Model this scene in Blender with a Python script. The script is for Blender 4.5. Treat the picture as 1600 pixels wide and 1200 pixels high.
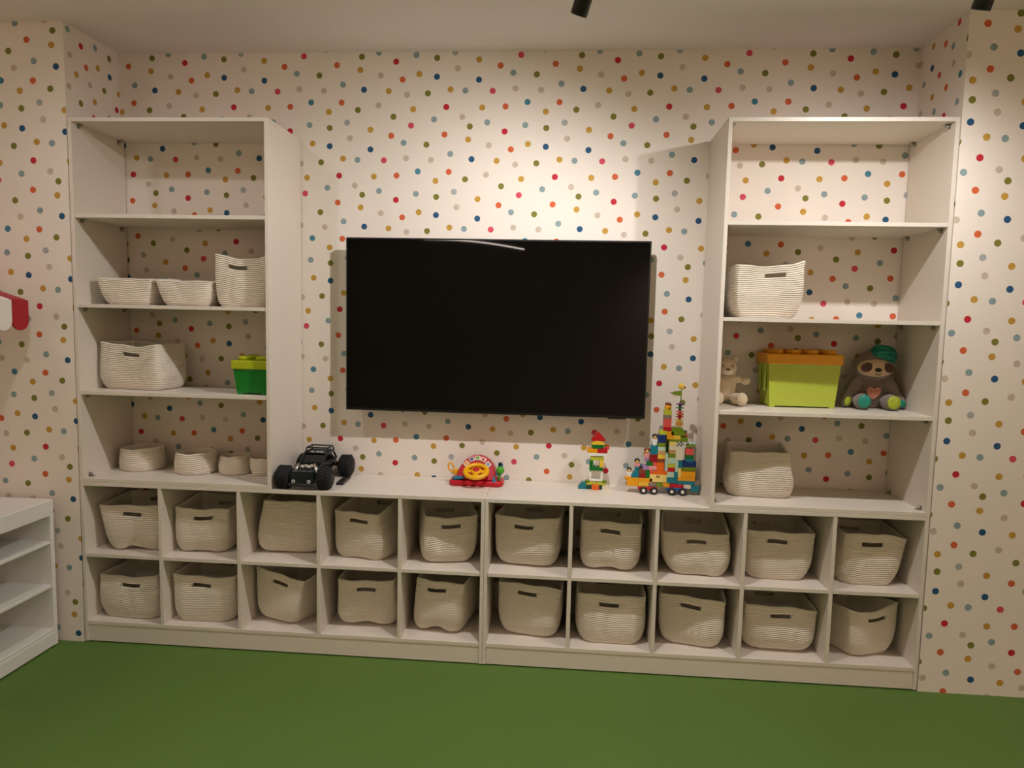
import bpy, bmesh, math, random
from mathutils import Vector, Matrix

for o in list(bpy.data.objects):
    bpy.data.objects.remove(o, do_unlink=True)
S = bpy.context.scene
COL = S.collection
RNG = random.Random(11)
PI = math.pi

# ------------------------------------------------------------------ camera
YAW, PITCH, ROLL = 0.0767, -0.0907, 0.0218
fwd = Vector((-math.sin(YAW)*math.cos(PITCH), math.cos(YAW)*math.cos(PITCH), math.sin(PITCH)))
rgt = Vector((math.cos(YAW), math.sin(YAW), 0))
upv = rgt.cross(fwd)
r2 = rgt*math.cos(ROLL) + upv*math.sin(ROLL)
u2 = -rgt*math.sin(ROLL) + upv*math.cos(ROLL)
cd = bpy.data.cameras.new('camera')
cam = bpy.data.objects.new('camera', cd)
COL.objects.link(cam)
cam.matrix_world = Matrix(((r2.x, u2.x, -fwd.x, 2.1241), (r2.y, u2.y, -fwd.y, -2.8674), (r2.z, u2.z, -fwd.z, 1.4826), (0, 0, 0, 1)))
cd.sensor_width = 36
cd.lens = 1089.27/1600*36
cd.clip_start = 0.05
S.camera = cam

# ------------------------------------------------------------------ world, exposure, light levels
w = bpy.data.worlds.new('world')
S.world = w
w.use_nodes = True
w.node_tree.nodes['Background'].inputs[0].default_value = (0.5, 0.45, 0.4, 1)
w.node_tree.nodes['Background'].inputs[1].default_value = 0.02
vs = S.view_settings
vs.view_transform = 'Standard'
vs.look = 'None'
vs.gamma = 1
vs.use_curve_mapping = False
vs.exposure = 0.06
NEUTRAL = (1.0, 0.97, 0.97)
WARM = (1.0, 0.80, 0.76)
SPOT_W = {'A': 61, 'B': 40, 'C': 8, 'D': 27, 'wash': 86, 'rear': 100, 'floor': 112}
PENDANT_STRENGTH = 30.0

# ------------------------------------------------------------------ helpers
def srgb(r, g, b):
    f = lambda c: (c/255/12.92) if c/255 <= 0.04045 else ((c/255+0.055)/1.055)**2.4
    return (f(r), f(g), f(b), 1)

MATS = {}
def mat(name, col, rough=0.5, metal=0.0, bump=0.0, bscale=300, var=0.0, vscale=8, emit=0, coat=0, sheen=0):
    if name in MATS: return MATS[name]
    m = bpy.data.materials.new(name); m.use_nodes = True
    nt = m.node_tree; b = nt.nodes['Principled BSDF']
    c = col if len(col) == 4 else srgb(*col)
    b.inputs['Base Color'].default_value = c
    b.inputs['Roughness'].default_value = rough
    b.inputs['Metallic'].default_value = metal
    if coat: b.inputs['Coat Weight'].default_value = coat
    if sheen: b.inputs['Sheen Weight'].default_value = sheen
    if emit:
        b.inputs['Emission Color'].default_value = c
        b.inputs['Emission Strength'].default_value = emit
    if var or bump:
        tc = nt.nodes.new('ShaderNodeTexCoord')
    if var:
        n = nt.nodes.new('ShaderNodeTexNoise'); n.inputs['Scale'].default_value = vscale; n.inputs['Detail'].default_value = 5
        nt.links.new(tc.outputs['Object'], n.inputs['Vector'])
        mr = nt.nodes.new('ShaderNodeMapRange'); mr.inputs[3].default_value = 1-var; mr.inputs[4].default_value = 1+var
        nt.links.new(n.outputs['Fac'], mr.inputs[0])
        mx = nt.nodes.new('ShaderNodeMix'); mx.data_type = 'RGBA'; mx.blend_type = 'MULTIPLY'; mx.inputs[0].default_value = 1
        mx.inputs[6].default_value = c
        nt.links.new(mr.outputs[0], mx.inputs[7])
        nt.links.new(mx.outputs[2], b.inputs['Base Color'])
    if bump:
        n = nt.nodes.new('ShaderNodeTexNoise'); n.inputs['Scale'].default_value = bscale; n.inputs['Detail'].default_value = 3
        nt.links.new(tc.outputs['Object'], n.inputs['Vector'])
        bp = nt.nodes.new('ShaderNodeBump'); bp.inputs['Strength'].default_value = bump; bp.inputs['Distance'].default_value = 0.002
        nt.links.new(n.outputs['Fac'], bp.inputs['Height'])
        nt.links.new(bp.outputs[0], b.inputs['Normal'])
    MATS[name] = m
    return m

# wallpaper: hand-placed coloured dots on a half-drop repeat of 0.9986 m x 0.308 m
DOTS = [(0.554,-0.144,'C'),(0.365,-0.181,'S'),(0.471,-0.189,'O'),(0.582,-0.23,'S'),(1.375,-0.25,'G'),(0.492,-0.257,'G'),(0.93,-0.001,'T'),(0.075,-0.002,'C'),(1.013,-0.043,'Y'),(0.922,-0.102,'S'),(1.017,-0.115,'O'),(1.099,-0.091,'H'),(1.112,-0.161,'G'),(0.936,-0.185,'Y'),(1.017,-0.197,'N'),(0.67,-0.108,'O'),(0.663,-0.166,'Y'),(0.68,-0.253,'N'),(0.151,-0.035,'O'),(0.758,-0.191,'G'),(0.829,-0.13,'R'),(0.859,-0.209,'C'),(0.795,-0.26,'Y'),(0.88,-0.276,'G'),(0.247,-0.015,'G'),(0.317,-0.065,'O'),(0.408,-0.032,'Y'),(0.21,-0.123,'Y'),(0.307,-0.15,'C'),(0.399,-0.104,'P'),(0.976,-0.27,'O'),(0.561,-0.022,'R'),(0.505,-0.077,'S'),(1.08,-0.253,'Y'),(1.148,-0.258,'S'),(1.209,-0.211,'N'),(1.272,-0.26,'P'),(0.725,-0.025,'Y'),(0.635,-0.066,'G'),(0.749,-0.09,'S'),(0.831,-0.02,'C')]
PH, PV, PS = 0.9986, 0.308, 0.5006
DOTCOL = {'N': (28,82,122), 'T': (70,130,150), 'C': (214,98,52), 'P': (214,72,92), 'R': (196,28,48), 'O': (124,122,40), 'Y': (198,152,58), 'S': (140,160,162), 'H': (170,172,170), 'G': (202,184,166)}
PAPER = (238, 227, 215)
def wallpaper(name, axis, shift):
    m = bpy.data.materials.new(name); m.use_nodes = True
    nt = m.node_tree; N = nt.nodes; Lk = nt.links.new
    b = N['Principled BSDF']; b.inputs['Roughness'].default_value = 0.75
    def math_(op, a, bb=None):
        n = N.new('ShaderNodeMath'); n.operation = op
        for i, v in enumerate((a, bb)):
            if v is None: continue
            if isinstance(v, (int, float)): n.inputs[i].default_value = v
            else: Lk(v, n.inputs[i])
        return n.outputs[0]
    geo = N.new('ShaderNodeNewGeometry'); sp = N.new('ShaderNodeSeparateXYZ'); Lk(geo.outputs['Position'], sp.inputs[0])
    u = {'x': sp.outputs[0], 'y': sp.outputs[1]}.get(axis) or math_('MULTIPLY', sp.outputs[1], -1.0)
    u = math_('ADD', u, shift[0])
    v = math_('ADD', sp.outputs[2], shift[1])
    nv = math_('MULTIPLY', v, -1.0)
    row = math_('FLOOR', math_('DIVIDE', nv, PV))
    vv = math_('ADD', v, math_('MULTIPLY', row, PV))
    uu = math_('FLOORED_MODULO', math_('SUBTRACT', u, math_('MULTIPLY', row, PS)), PH)
    cb = N.new('ShaderNodeCombineXYZ'); Lk(uu, cb.inputs[0]); Lk(vv, cb.inputs[1])
    r = 0.0136
    per = {}
    for x, z, c in DOTS:
        for i in range(-3, 4):
            for j in (-1, 0, 1):
                px, pz = x+i*PH+j*PS, z-j*PV
                if -r < px < PH+r and -PV-r < pz < r: per.setdefault(c, []).append((px, pz))
    nz = N.new('ShaderNodeTexNoise'); nz.inputs['Scale'].default_value = 60; Lk(geo.outputs['Position'], nz.inputs['Vector'])
    tint = N.new('ShaderNodeMapRange'); tint.inputs[3].default_value = 0.82; tint.inputs[4].default_value = 1.18; Lk(nz.outputs['Fac'], tint.inputs[0])
    cur = None
    for c, pts in per.items():
        d = None
        for px, pz in pts:
            vm = N.new('ShaderNodeVectorMath'); vm.operation = 'DISTANCE'
            Lk(cb.outputs[0], vm.inputs[0]); vm.inputs[1].default_value = (px, pz, 0)
            d = vm.outputs['Value'] if d is None else math_('MINIMUM', d, vm.outputs['Value'])
        mr = N.new('ShaderNodeMapRange'); mr.inputs[1].default_value = r-0.0006; mr.inputs[2].default_value = r+0.0006
        mr.inputs[3].default_value = 1; mr.inputs[4].default_value = 0; Lk(d, mr.inputs[0])
        mc = N.new('ShaderNodeMix'); mc.data_type = 'RGBA'; mc.blend_type = 'MULTIPLY'; mc.inputs[0].default_value = 1
        mc.inputs[6].default_value = srgb(*DOTCOL[c]); Lk(tint.outputs[0], mc.inputs[7])
        mx = N.new('ShaderNodeMix'); mx.data_type = 'RGBA'; Lk(mr.outputs[0], mx.inputs[0])
        if cur is None: mx.inputs[6].default_value = srgb(*PAPER)
        else: Lk(cur, mx.inputs[6])
        Lk(mc.outputs[2], mx.inputs[7])
        cur = mx.outputs[2]
    Lk(cur, b.inputs['Base Color'])
    n2 = N.new('ShaderNodeTexNoise'); n2.inputs['Scale'].default_value = 450; Lk(geo.outputs['Position'], n2.inputs['Vector'])
    bp = N.new('ShaderNodeBump'); bp.inputs['Strength'].default_value = 0.08; bp.inputs['Distance'].default_value = 0.001
    Lk(n2.outputs['Fac'], bp.inputs['Height']); Lk(bp.outputs[0], b.inputs['Normal'])
    return m

class MB:
    """collects shapes; build() links them as ONE mesh object"""
    def __init__(s): s.v = []; s.f = []; s.sm = []
    def add(s, vs_, fs, M=None, smooth=False):
        o = len(s.v)
        s.v += [tuple(M @ Vector(p)) if M else tuple(p) for p in vs_]
        s.f += [tuple(i+o for i in f) for f in fs]
        s.sm += [smooth]*len(fs)
        return s
    def box(s, x0, x1, y0, y1, z0, z1, b=0.0, M=None):
        if x0 > x1: x0, x1 = x1, x0
        if y0 > y1: y0, y1 = y1, y0
        if z0 > z1: z0, z1 = z1, z0
        c = ((x0+x1)/2, (y0+y1)/2, (z0+z1)/2); h = ((x1-x0)/2, (y1-y0)/2, (z1-z0)/2)
        if b <= 0:
            vs_ = [(c[0]+sx*h[0], c[1]+sy*h[1], c[2]+sz*h[2]) for sx in (-1, 1) for sy in (-1, 1) for sz in (-1, 1)]
            return s.add(vs_, [(0,1,3,2),(4,6,7,5),(0,4,5,1),(2,3,7,6),(0,2,6,4),(1,5,7,3)], M)
        b = min(b, min(h)*0.95)
        idx = {}; vs_ = []
        sg = [(a, d, e) for a in (-1, 1) for d in (-1, 1) for e in (-1, 1)]
        for q in sg:
            for ax in range(3):
                p = [c[k]+q[k]*(h[k] if k == ax else h[k]-b) for k in range(3)]
                idx[(q, ax)] = len(vs_); vs_.append(tuple(p))
        fs = []
        for ax in range(3):
            o1, o2 = [k for k in range(3) if k != ax]
            for sx in (-1, 1):
                ring = []
                for a, d in ((-1,-1),(1,-1),(1,1),(-1,1)):
                    q = [0,0,0]; q[ax] = sx; q[o1] = a; q[o2] = d
                    ring.append(idx[(tuple(q), ax)])
                fs.append(tuple(ring))
        for ax in range(3):
            o1, o2 = [k for k in range(3) if k != ax]
            for a in (-1, 1):
                for d in (-1, 1):
                    q0 = [0,0,0]; q0[o1] = a; q0[o2] = d; q0[ax] = -1
                    q1 = list(q0); q1[ax] = 1
                    fs.append((idx[(tuple(q0), o1)], idx[(tuple(q1), o1)], idx[(tuple(q1), o2)], idx[(tuple(q0), o2)]))
        for q in sg: fs.append((idx[(q,0)], idx[(q,1)], idx[(q,2)]))
        return s.add(vs_, fs, M)
    def tube(s, pts, r, n=8, closed=False, smooth=True, caps=True):
        P = [Vector(p) for p in pts]; k = len(P)
        rr = r if isinstance(r, (list, tuple)) else [r]*k
        vs_ = []; up0 = None
        for i in range(k):
            a = P[(i-1) % k] if (i > 0 or closed) else P[i]
            c = P[(i+1) % k] if (i < k-1 or closed) else P[i]
            t = (c-a).normalized()
            if up0 is None:
                up0 = Vector((0,0,1)) if abs(t.z) < 0.9 else Vector((1,0,0))
            x = up0.cross(t)
            if x.length < 1e-5: x = Vector((0,1,0)).cross(t)
            x.normalize(); y = t.cross(x).normalized(); up0 = y
            for j in range(n):
                an = 2*PI*j/n
                vs_.append(P[i]+x*math.cos(an)*rr[i]+y*math.sin(an)*rr[i])
        fs = []
        for i in range(k if closed else k-1):
            for j in range(n):
                a = i*n+j; b = i*n+(j+1) % n; i2 = ((i+1) % k)*n
                fs.append((a, b, i2+(j+1) % n, i2+j))
        s.add(vs_, fs, None, smooth)
        if caps and not closed:
            o = len(s.v)-k*n
            s.f += [tuple(o+j for j in range(n))[::-1], tuple(o+(k-1)*n+j for j in range(n))]; s.sm += [False, False]
        return s
    def cyl(s, p0, p1, r0, r1=None, n=16, smooth=True):
        return s.tube([p0, p1], [r0, r0 if r1 is None else r1], n, False, smooth)
    def ell(s, c, r, n=16, m=10, M=None):
        if not isinstance(r, (tuple, list)): r = (r, r, r)
        vs_ = [(0, 0, -r[2])]
        for i in range(1, m):
            p = -PI/2+PI*i/m
            for j in range(n):
                a = 2*PI*j/n
                vs_.append((r[0]*math.cos(p)*math.cos(a), r[1]*math.cos(p)*math.sin(a), r[2]*math.sin(p)))
        vs_.append((0, 0, r[2]))
        fs = [(0, 1+(j+1) % n, 1+j) for j in range(n)]
        for i in range(m-2):
            for j in range(n):
                a = 1+i*n+j; b = 1+i*n+(j+1) % n
                fs.append((a, b, b+n, a+n))
        l = len(vs_)-1; o = 1+(m-2)*n
        fs += [(o+j, o+(j+1) % n, l) for j in range(n)]
        T = Matrix.Translation(c)
        return s.add(vs_, fs, T @ (M.to_4x4() if M else Matrix.Identity(4)), True)
    def lathe(s, prof, n=24, M=None, smooth=True):
        vs_ = []; k = len(prof)
        for r, z in prof:
            for j in range(n):
                a = 2*PI*j/n; vs_.append((r*math.cos(a), r*math.sin(a), z))
        fs = []
        for i in range(k-1):
            for j in range(n):
                fs.append((i*n+j, i*n+(j+1) % n, (i+1)*n+(j+1) % n, (i+1)*n+j))
        fs += [tuple(range(n))[::-1], tuple((k-1)*n+j for j in range(n))]
        return s.add(vs_, fs, M, smooth)
    def prism(s, poly, y0, y1, M=None, smooth=False):
        """polygon in x,z swept from y0 to y1"""
        n = len(poly)
        vs_ = [(x, y0, z) for x, z in poly]+[(x, y1, z) for x, z in poly]
        fs = [tuple(range(n)), tuple(range(n, 2*n))[::-1]]+[(i, i+n, (i+1) % n+n, (i+1) % n) for i in range(n)]
        return s.add(vs_, fs, M, smooth)
    def torus(s, c, R, r, M=None, n=28, m=10, sx=1, sy=1):
        vs_ = []
        for i in range(n):
            a = 2*PI*i/n
            for j in range(m):
                b = 2*PI*j/m
                vs_.append(((R+r*math.cos(b))*math.cos(a)*sx, (R+r*math.cos(b))*math.sin(a)*sy, r*math.sin(b)))
        fs = [(i*m+j, ((i+1) % n)*m+j, ((i+1) % n)*m+(j+1) % m, i*m+(j+1) % m) for i in range(n) for j in range(m)]
        T = Matrix.Translation(c) @ (M.to_4x4() if M else Matrix.Identity(4))
        return s.add(vs_, fs, T, True)
    def build(s, name, m, parent=None, loc=None, recalc=True):
        me = bpy.data.meshes.new(name)
        me.from_pydata(s.v, [], s.f)
        me.polygons.foreach_set('use_smooth', s.sm)
        if recalc:
            bm = bmesh.new(); bm.from_mesh(me); bmesh.ops.recalc_face_normals(bm, faces=bm.faces); bm.to_mesh(me); bm.free()
        o = bpy.data.objects.new(name, me)
        for q in (m if isinstance(m, (list, tuple)) else [m]): me.materials.append(q)
        COL.objects.link(o)
        if parent: o.parent = parent
        if loc: o.location = loc
        return o

def RX(a): return Matrix.Rotation(a, 4, 'X')
def RY(a): return Matrix.Rotation(a, 4, 'Y')
def RZ(a): return Matrix.Rotation(a, 4, 'Z')
def TR(*p): return Matrix.Translation(p)

def tag(o, label, cat, group=None):
    o['label'] = label; o['category'] = cat
    if group: o['group'] = group
    return o
def thing(name, label, cat, loc=(0,0,0), rz=0, group=None):
    o = bpy.data.objects.new(name, None); COL.objects.link(o)
    o.empty_display_size = 0.05
    o.location = loc; o.rotation_euler = (0, 0, rz)
    return tag(o, label, cat, group)
def struct(o): o['kind'] = 'structure'; return o

# ------------------------------------------------------------------ materials
M_WHITE = mat('white_laminate', (224, 214, 200), 0.42, bump=0.03, bscale=500)
M_EDGE = mat('white_edge_band', (224, 219, 208), 0.45)
M_CEIL = mat('ceiling_paint', (246, 236, 236), 0.9)
M_PLAIN = mat('plain_wall_paint', (232, 216, 200), 0.85)
M_FLOOR = mat('green_floor', (86, 118, 46), 0.62, bump=0.12, bscale=220, var=0.07, vscale=3)
M_ROPE = mat('cotton_rope', (237, 227, 211), 0.85, bump=0.35, bscale=420, var=0.04, vscale=40, sheen=0.15)
M_METAL = mat('zinc_fitting', (170, 165, 155), 0.35, metal=0.9)
M_BLACK = mat('black_metal', (18, 17, 16), 0.45)

# ------------------------------------------------------------------ room shell
XL, XR, DB, ZC = -0.004, 3.604, 0.3643, 2.6844
WP_B = wallpaper('dot_wallpaper_back', 'x', (0, 0))
WP_L = wallpaper('dot_wallpaper_left', 'x', (0.21, 0.018))
WP_LR = wallpaper('dot_wallpaper_left_return', 'y', (0.212, 0.02))
WP_R = wallpaper('dot_wallpaper_right', 'x', (0.864, 0.30))
WP_RR = wallpaper('dot_wallpaper_right_return', '-y', (0.456, 0.306))
RX0, RX1, RY0 = -1.9, 5.4, -6.6
struct(MB().box(XL-0.1, XR+0.1, DB, DB+0.12, -0.02, ZC+0.02).build('wall_back', WP_B))
o = struct(MB().box(RX0, XL, 0, DB+0.1, -0.02, ZC+0.02).build('wall_left', [WP_L, WP_LR]))
for p in o.data.polygons:
    if p.normal.x > 0.5: p.material_index = 1
o = struct(MB().box(XR, RX1, 0, DB+0.1, -0.02, ZC+0.02).build('wall_right', [WP_R, WP_RR]))
for p in o.data.polygons:
    if p.normal.x < -0.5: p.material_index = 1
struct(MB().box(RX0-0.12, RX0, RY0, 0.4, -0.02, ZC+0.02).build('wall_far_left', M_PLAIN))
struct(MB().box(RX1, RX1+0.12, RY0, 0.4, -0.02, ZC+0.02).build('wall_far_right', M_PLAIN))
struct(MB().box(RX0-0.12, RX1+0.12, RY0-0.12, RY0, -0.02, ZC+0.02).build('wall_rear', M_PLAIN))
struct(MB().box(RX0-0.12, RX1+0.12, RY0-0.12, DB+0.12, -0.12, 0.0).build('floor', M_FLOOR))
struct(MB().box(RX0-0.12, RX1+0.12, RY0-0.12, DB+0.12, ZC, ZC+0.12).build('ceiling', M_CEIL))
# ------------------------------------------------------------------ cubby units
T = 0.016
ZF, ZM, ZCT = 0.0983, 0.409, 0.7324
DEPTH = 0.358
CELL = []
def cubby_unit(x0, label):
    t = thing('cubby_unit', label, 'shelf unit', (x0, 0, 0), group='low cubby units')
    wd = 1.8
    for a in (0, wd-T):
        MB().box(a+0.0006, a+T-0.0006, 0, DEPTH, 0.005, ZCT-T, 0.0008).build('side_panel', M_WHITE, t)
    cw = (wd-6*T)/5
    for k in range(1, 5):
        a = k*(cw+T)
        MB().box(a, a+T, 0.001, DEPTH, ZF, ZCT-T, 0.0008).build('divider', M_WHITE, t)
    for k in range(5):
        a = T+k*(cw+T)
        MB().box(a, a+cw, 0.002, DEPTH, ZM-T, ZM, 0.0008).build('shelf', M_WHITE, t)
        CELL.append((x0+a, x0+a+cw))
    MB().box(T, wd-T, 0.001, DEPTH, ZF-T, ZF, 0.0008).build('bottom_panel', M_WHITE, t)
    MB().box(0.0006, wd-0.0006, 0, DEPTH+0.004, ZCT-T, ZCT, 0.0008).build('top_panel', M_WHITE, t)
    MB().box(T+0.0005, wd-T-0.0005, 0.004, 0.020, 0.006, ZF-T-0.0005).build('toe_kick', M_WHITE, t)
    for a in (0.1, wd-0.1):
        MB().cyl((a, 0.06, 0), (a, 0.06, ZF-T), 0.02).build('foot', M_BLACK, t)
        MB().cyl((a, 0.3, 0), (a, 0.3, ZF-T), 0.02).build('foot', M_BLACK, t)
cubby_unit(0.0, 'white low cubby unit of ten compartments, left half below the black toy buggy')
cubby_unit(1.8, 'white low cubby unit of ten compartments, right half below the block castle')

# ------------------------------------------------------------------ tall bookcases
ZB, ZT = 0.7496, 2.2943
SH = (1.137, 1.515, 1.896)
def fitting_mesh():
    m = MB()
    m.box(0, 0.020, -0.011, 0.011, -0.003, 0, 0.0008)
    m.box(0, 0.0025, -0.009, 0.009, -0.018, 0, 0.0006)
    m.cyl((0.001, 0, -0.010), (0.011, 0, -0.010), 0.0062, n=12)
    m.ell((0.011, 0, -0.010), (0.004, 0.006, 0.006), 10, 6)
    return m
FIT = None
def bookcase(x0, wd, label):
    global FIT
    t = thing('tall_bookcase', label, 'bookcase', (x0, 0, ZCT), group='tall open bookcases')
    d = DEPTH
    z = lambda q: q-ZCT
    MB().box(0, T, 0, d, 0.0005, z(ZT)-T, 0.0008).build('side_panel', M_WHITE, t)
    MB().box(wd-T, wd, 0, d, 0.0005, z(ZT)-T, 0.0008).build('side_panel', M_WHITE, t)
    MB().box(0, wd, 0, d, z(ZT)-T, z(ZT), 0.0008).build('top_panel', M_WHITE, t)
    MB().box(T, wd-T, 0.0005, d, 0.0008, z(ZB), 0.0008).build('bottom_panel', M_WHITE, t)
    for q in SH:
        MB().box(T, wd-T, 0.003, d, z(q)-T, z(q), 0.0008).build('shelf', M_WHITE, t)
    levels = [(z(q)-T, 1) for q in SH]+[(z(ZT)-T, 1), (z(ZB), -1)]
    for lv, up in levels:
        for sx in (0, 1):
            for y in (0.045, 0.315):
                if FIT is None:
                    o = fitting_mesh().build('corner_fitting', M_METAL, t); FIT = o
                else:
                    o = FIT.copy(); COL.objects.link(o); o.parent = t
                o.location = (T if sx == 0 else wd-T, y, lv)
                o.scale = (1 if sx == 0 else -1, 1, up)
bookcase(0.0, 0.870, 'tall white open bookcase on the left, holding small rope baskets')
bookcase(2.7324, 0.8676, 'tall white open bookcase on the right, holding the plush toys')

# ------------------------------------------------------------------ television
tv = thing('television', 'large black flat screen television mounted on the dotted wall', 'television', (1.7997, 0.264, 1.0565))
tw, th = 0.6835, 0.7855
MB().box(-tw, tw, 0.0, 0.022, 0, th, 0.002).build('bezel', mat('tv_bezel', (14, 13, 12), 0.35), tv)
scr = mat('tv_screen', (5, 5, 5), 0.022)
scr.node_tree.nodes['Principled BSDF'].inputs['Specular IOR Level'].default_value = 0.28
MB().box(-tw+0.007, tw-0.007, -0.0008, 0.004, 0.012, th-0.007).build('screen', scr, tv)
MB().box(-tw+0.18, tw-0.18, 0.022, 0.05, 0.08, th-0.14, 0.008).build('rear_housing', M_BLACK, tv)
MB().box(-0.22, 0.22, 0.05, 0.0998, 0.2, 0.55, 0.002).build('wall_mount', M_BLACK, tv)
MB().box(tw-0.165, tw-0.085, 0.001, 0.018, -0.005, 0.002, 0.001).build('sensor', M_BLACK, tv)

# ------------------------------------------------------------------ rope baskets
def unit_loop(n, rc, snaps):
    """points on a rounded square [-1,1]^2, starting at the back centre; returns (x, y, nx, ny)"""
    L = 1-rc
    segs = []  # straight + arcs, counter-clockwise from back centre going to -x
    per = 8*L+2*PI*rc
    out = []
    cs = [i*per/n for i in range(n)]
    fs0 = L+PI*rc/2+2*L+PI*rc/2          # arc length where the front side starts at x=-L
    for x in snaps:                       # snap to exact slot ends: front, and back
        for target in (fs0+(x+L), (L-x if False else (-x) % per)):
            j = min(range(n), key=lambda q: abs(cs[q]-target))
            cs[j] = target
    cs.sort()
    for s in cs:
        s = s % per
        q = s
        if q < L: out.append((-q, 1, 0, 1)); continue
        q -= L
        if q < PI*rc/2:
            a = PI/2+q/rc if rc > 0 else 0; out.append((-L+rc*math.cos(a), L+rc*math.sin(a), math.cos(a), math.sin(a))); continue
        q -= PI*rc/2
        if q < 2*L: out.append((-1, L-q, -1, 0)); continue
        q -= 2*L
        if q < PI*rc/2:
            a = PI+q/rc; out.append((-L+rc*math.cos(a), -L+rc*math.sin(a), math.cos(a), math.sin(a))); continue
        q -= PI*rc/2
        if q < 2*L: out.append((-L+q, -1, 0, -1)); continue
        q -= 2*L
        if q < PI*rc/2:
            a = 1.5*PI+q/rc; out.append((L+rc*math.cos(a), -L+rc*math.sin(a), math.cos(a), math.sin(a))); continue
        q -= PI*rc/2
        if q < 2*L: out.append((1, -L+q, 1, 0)); continue
        q -= 2*L
        if q < PI*rc/2:
            a = q/rc; out.append((L+rc*math.cos(a), L+rc*math.sin(a), math.cos(a), math.sin(a))); continue
        q -= PI*rc/2
        out.append((L-q, 1, 0, 1))
    return out

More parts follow.
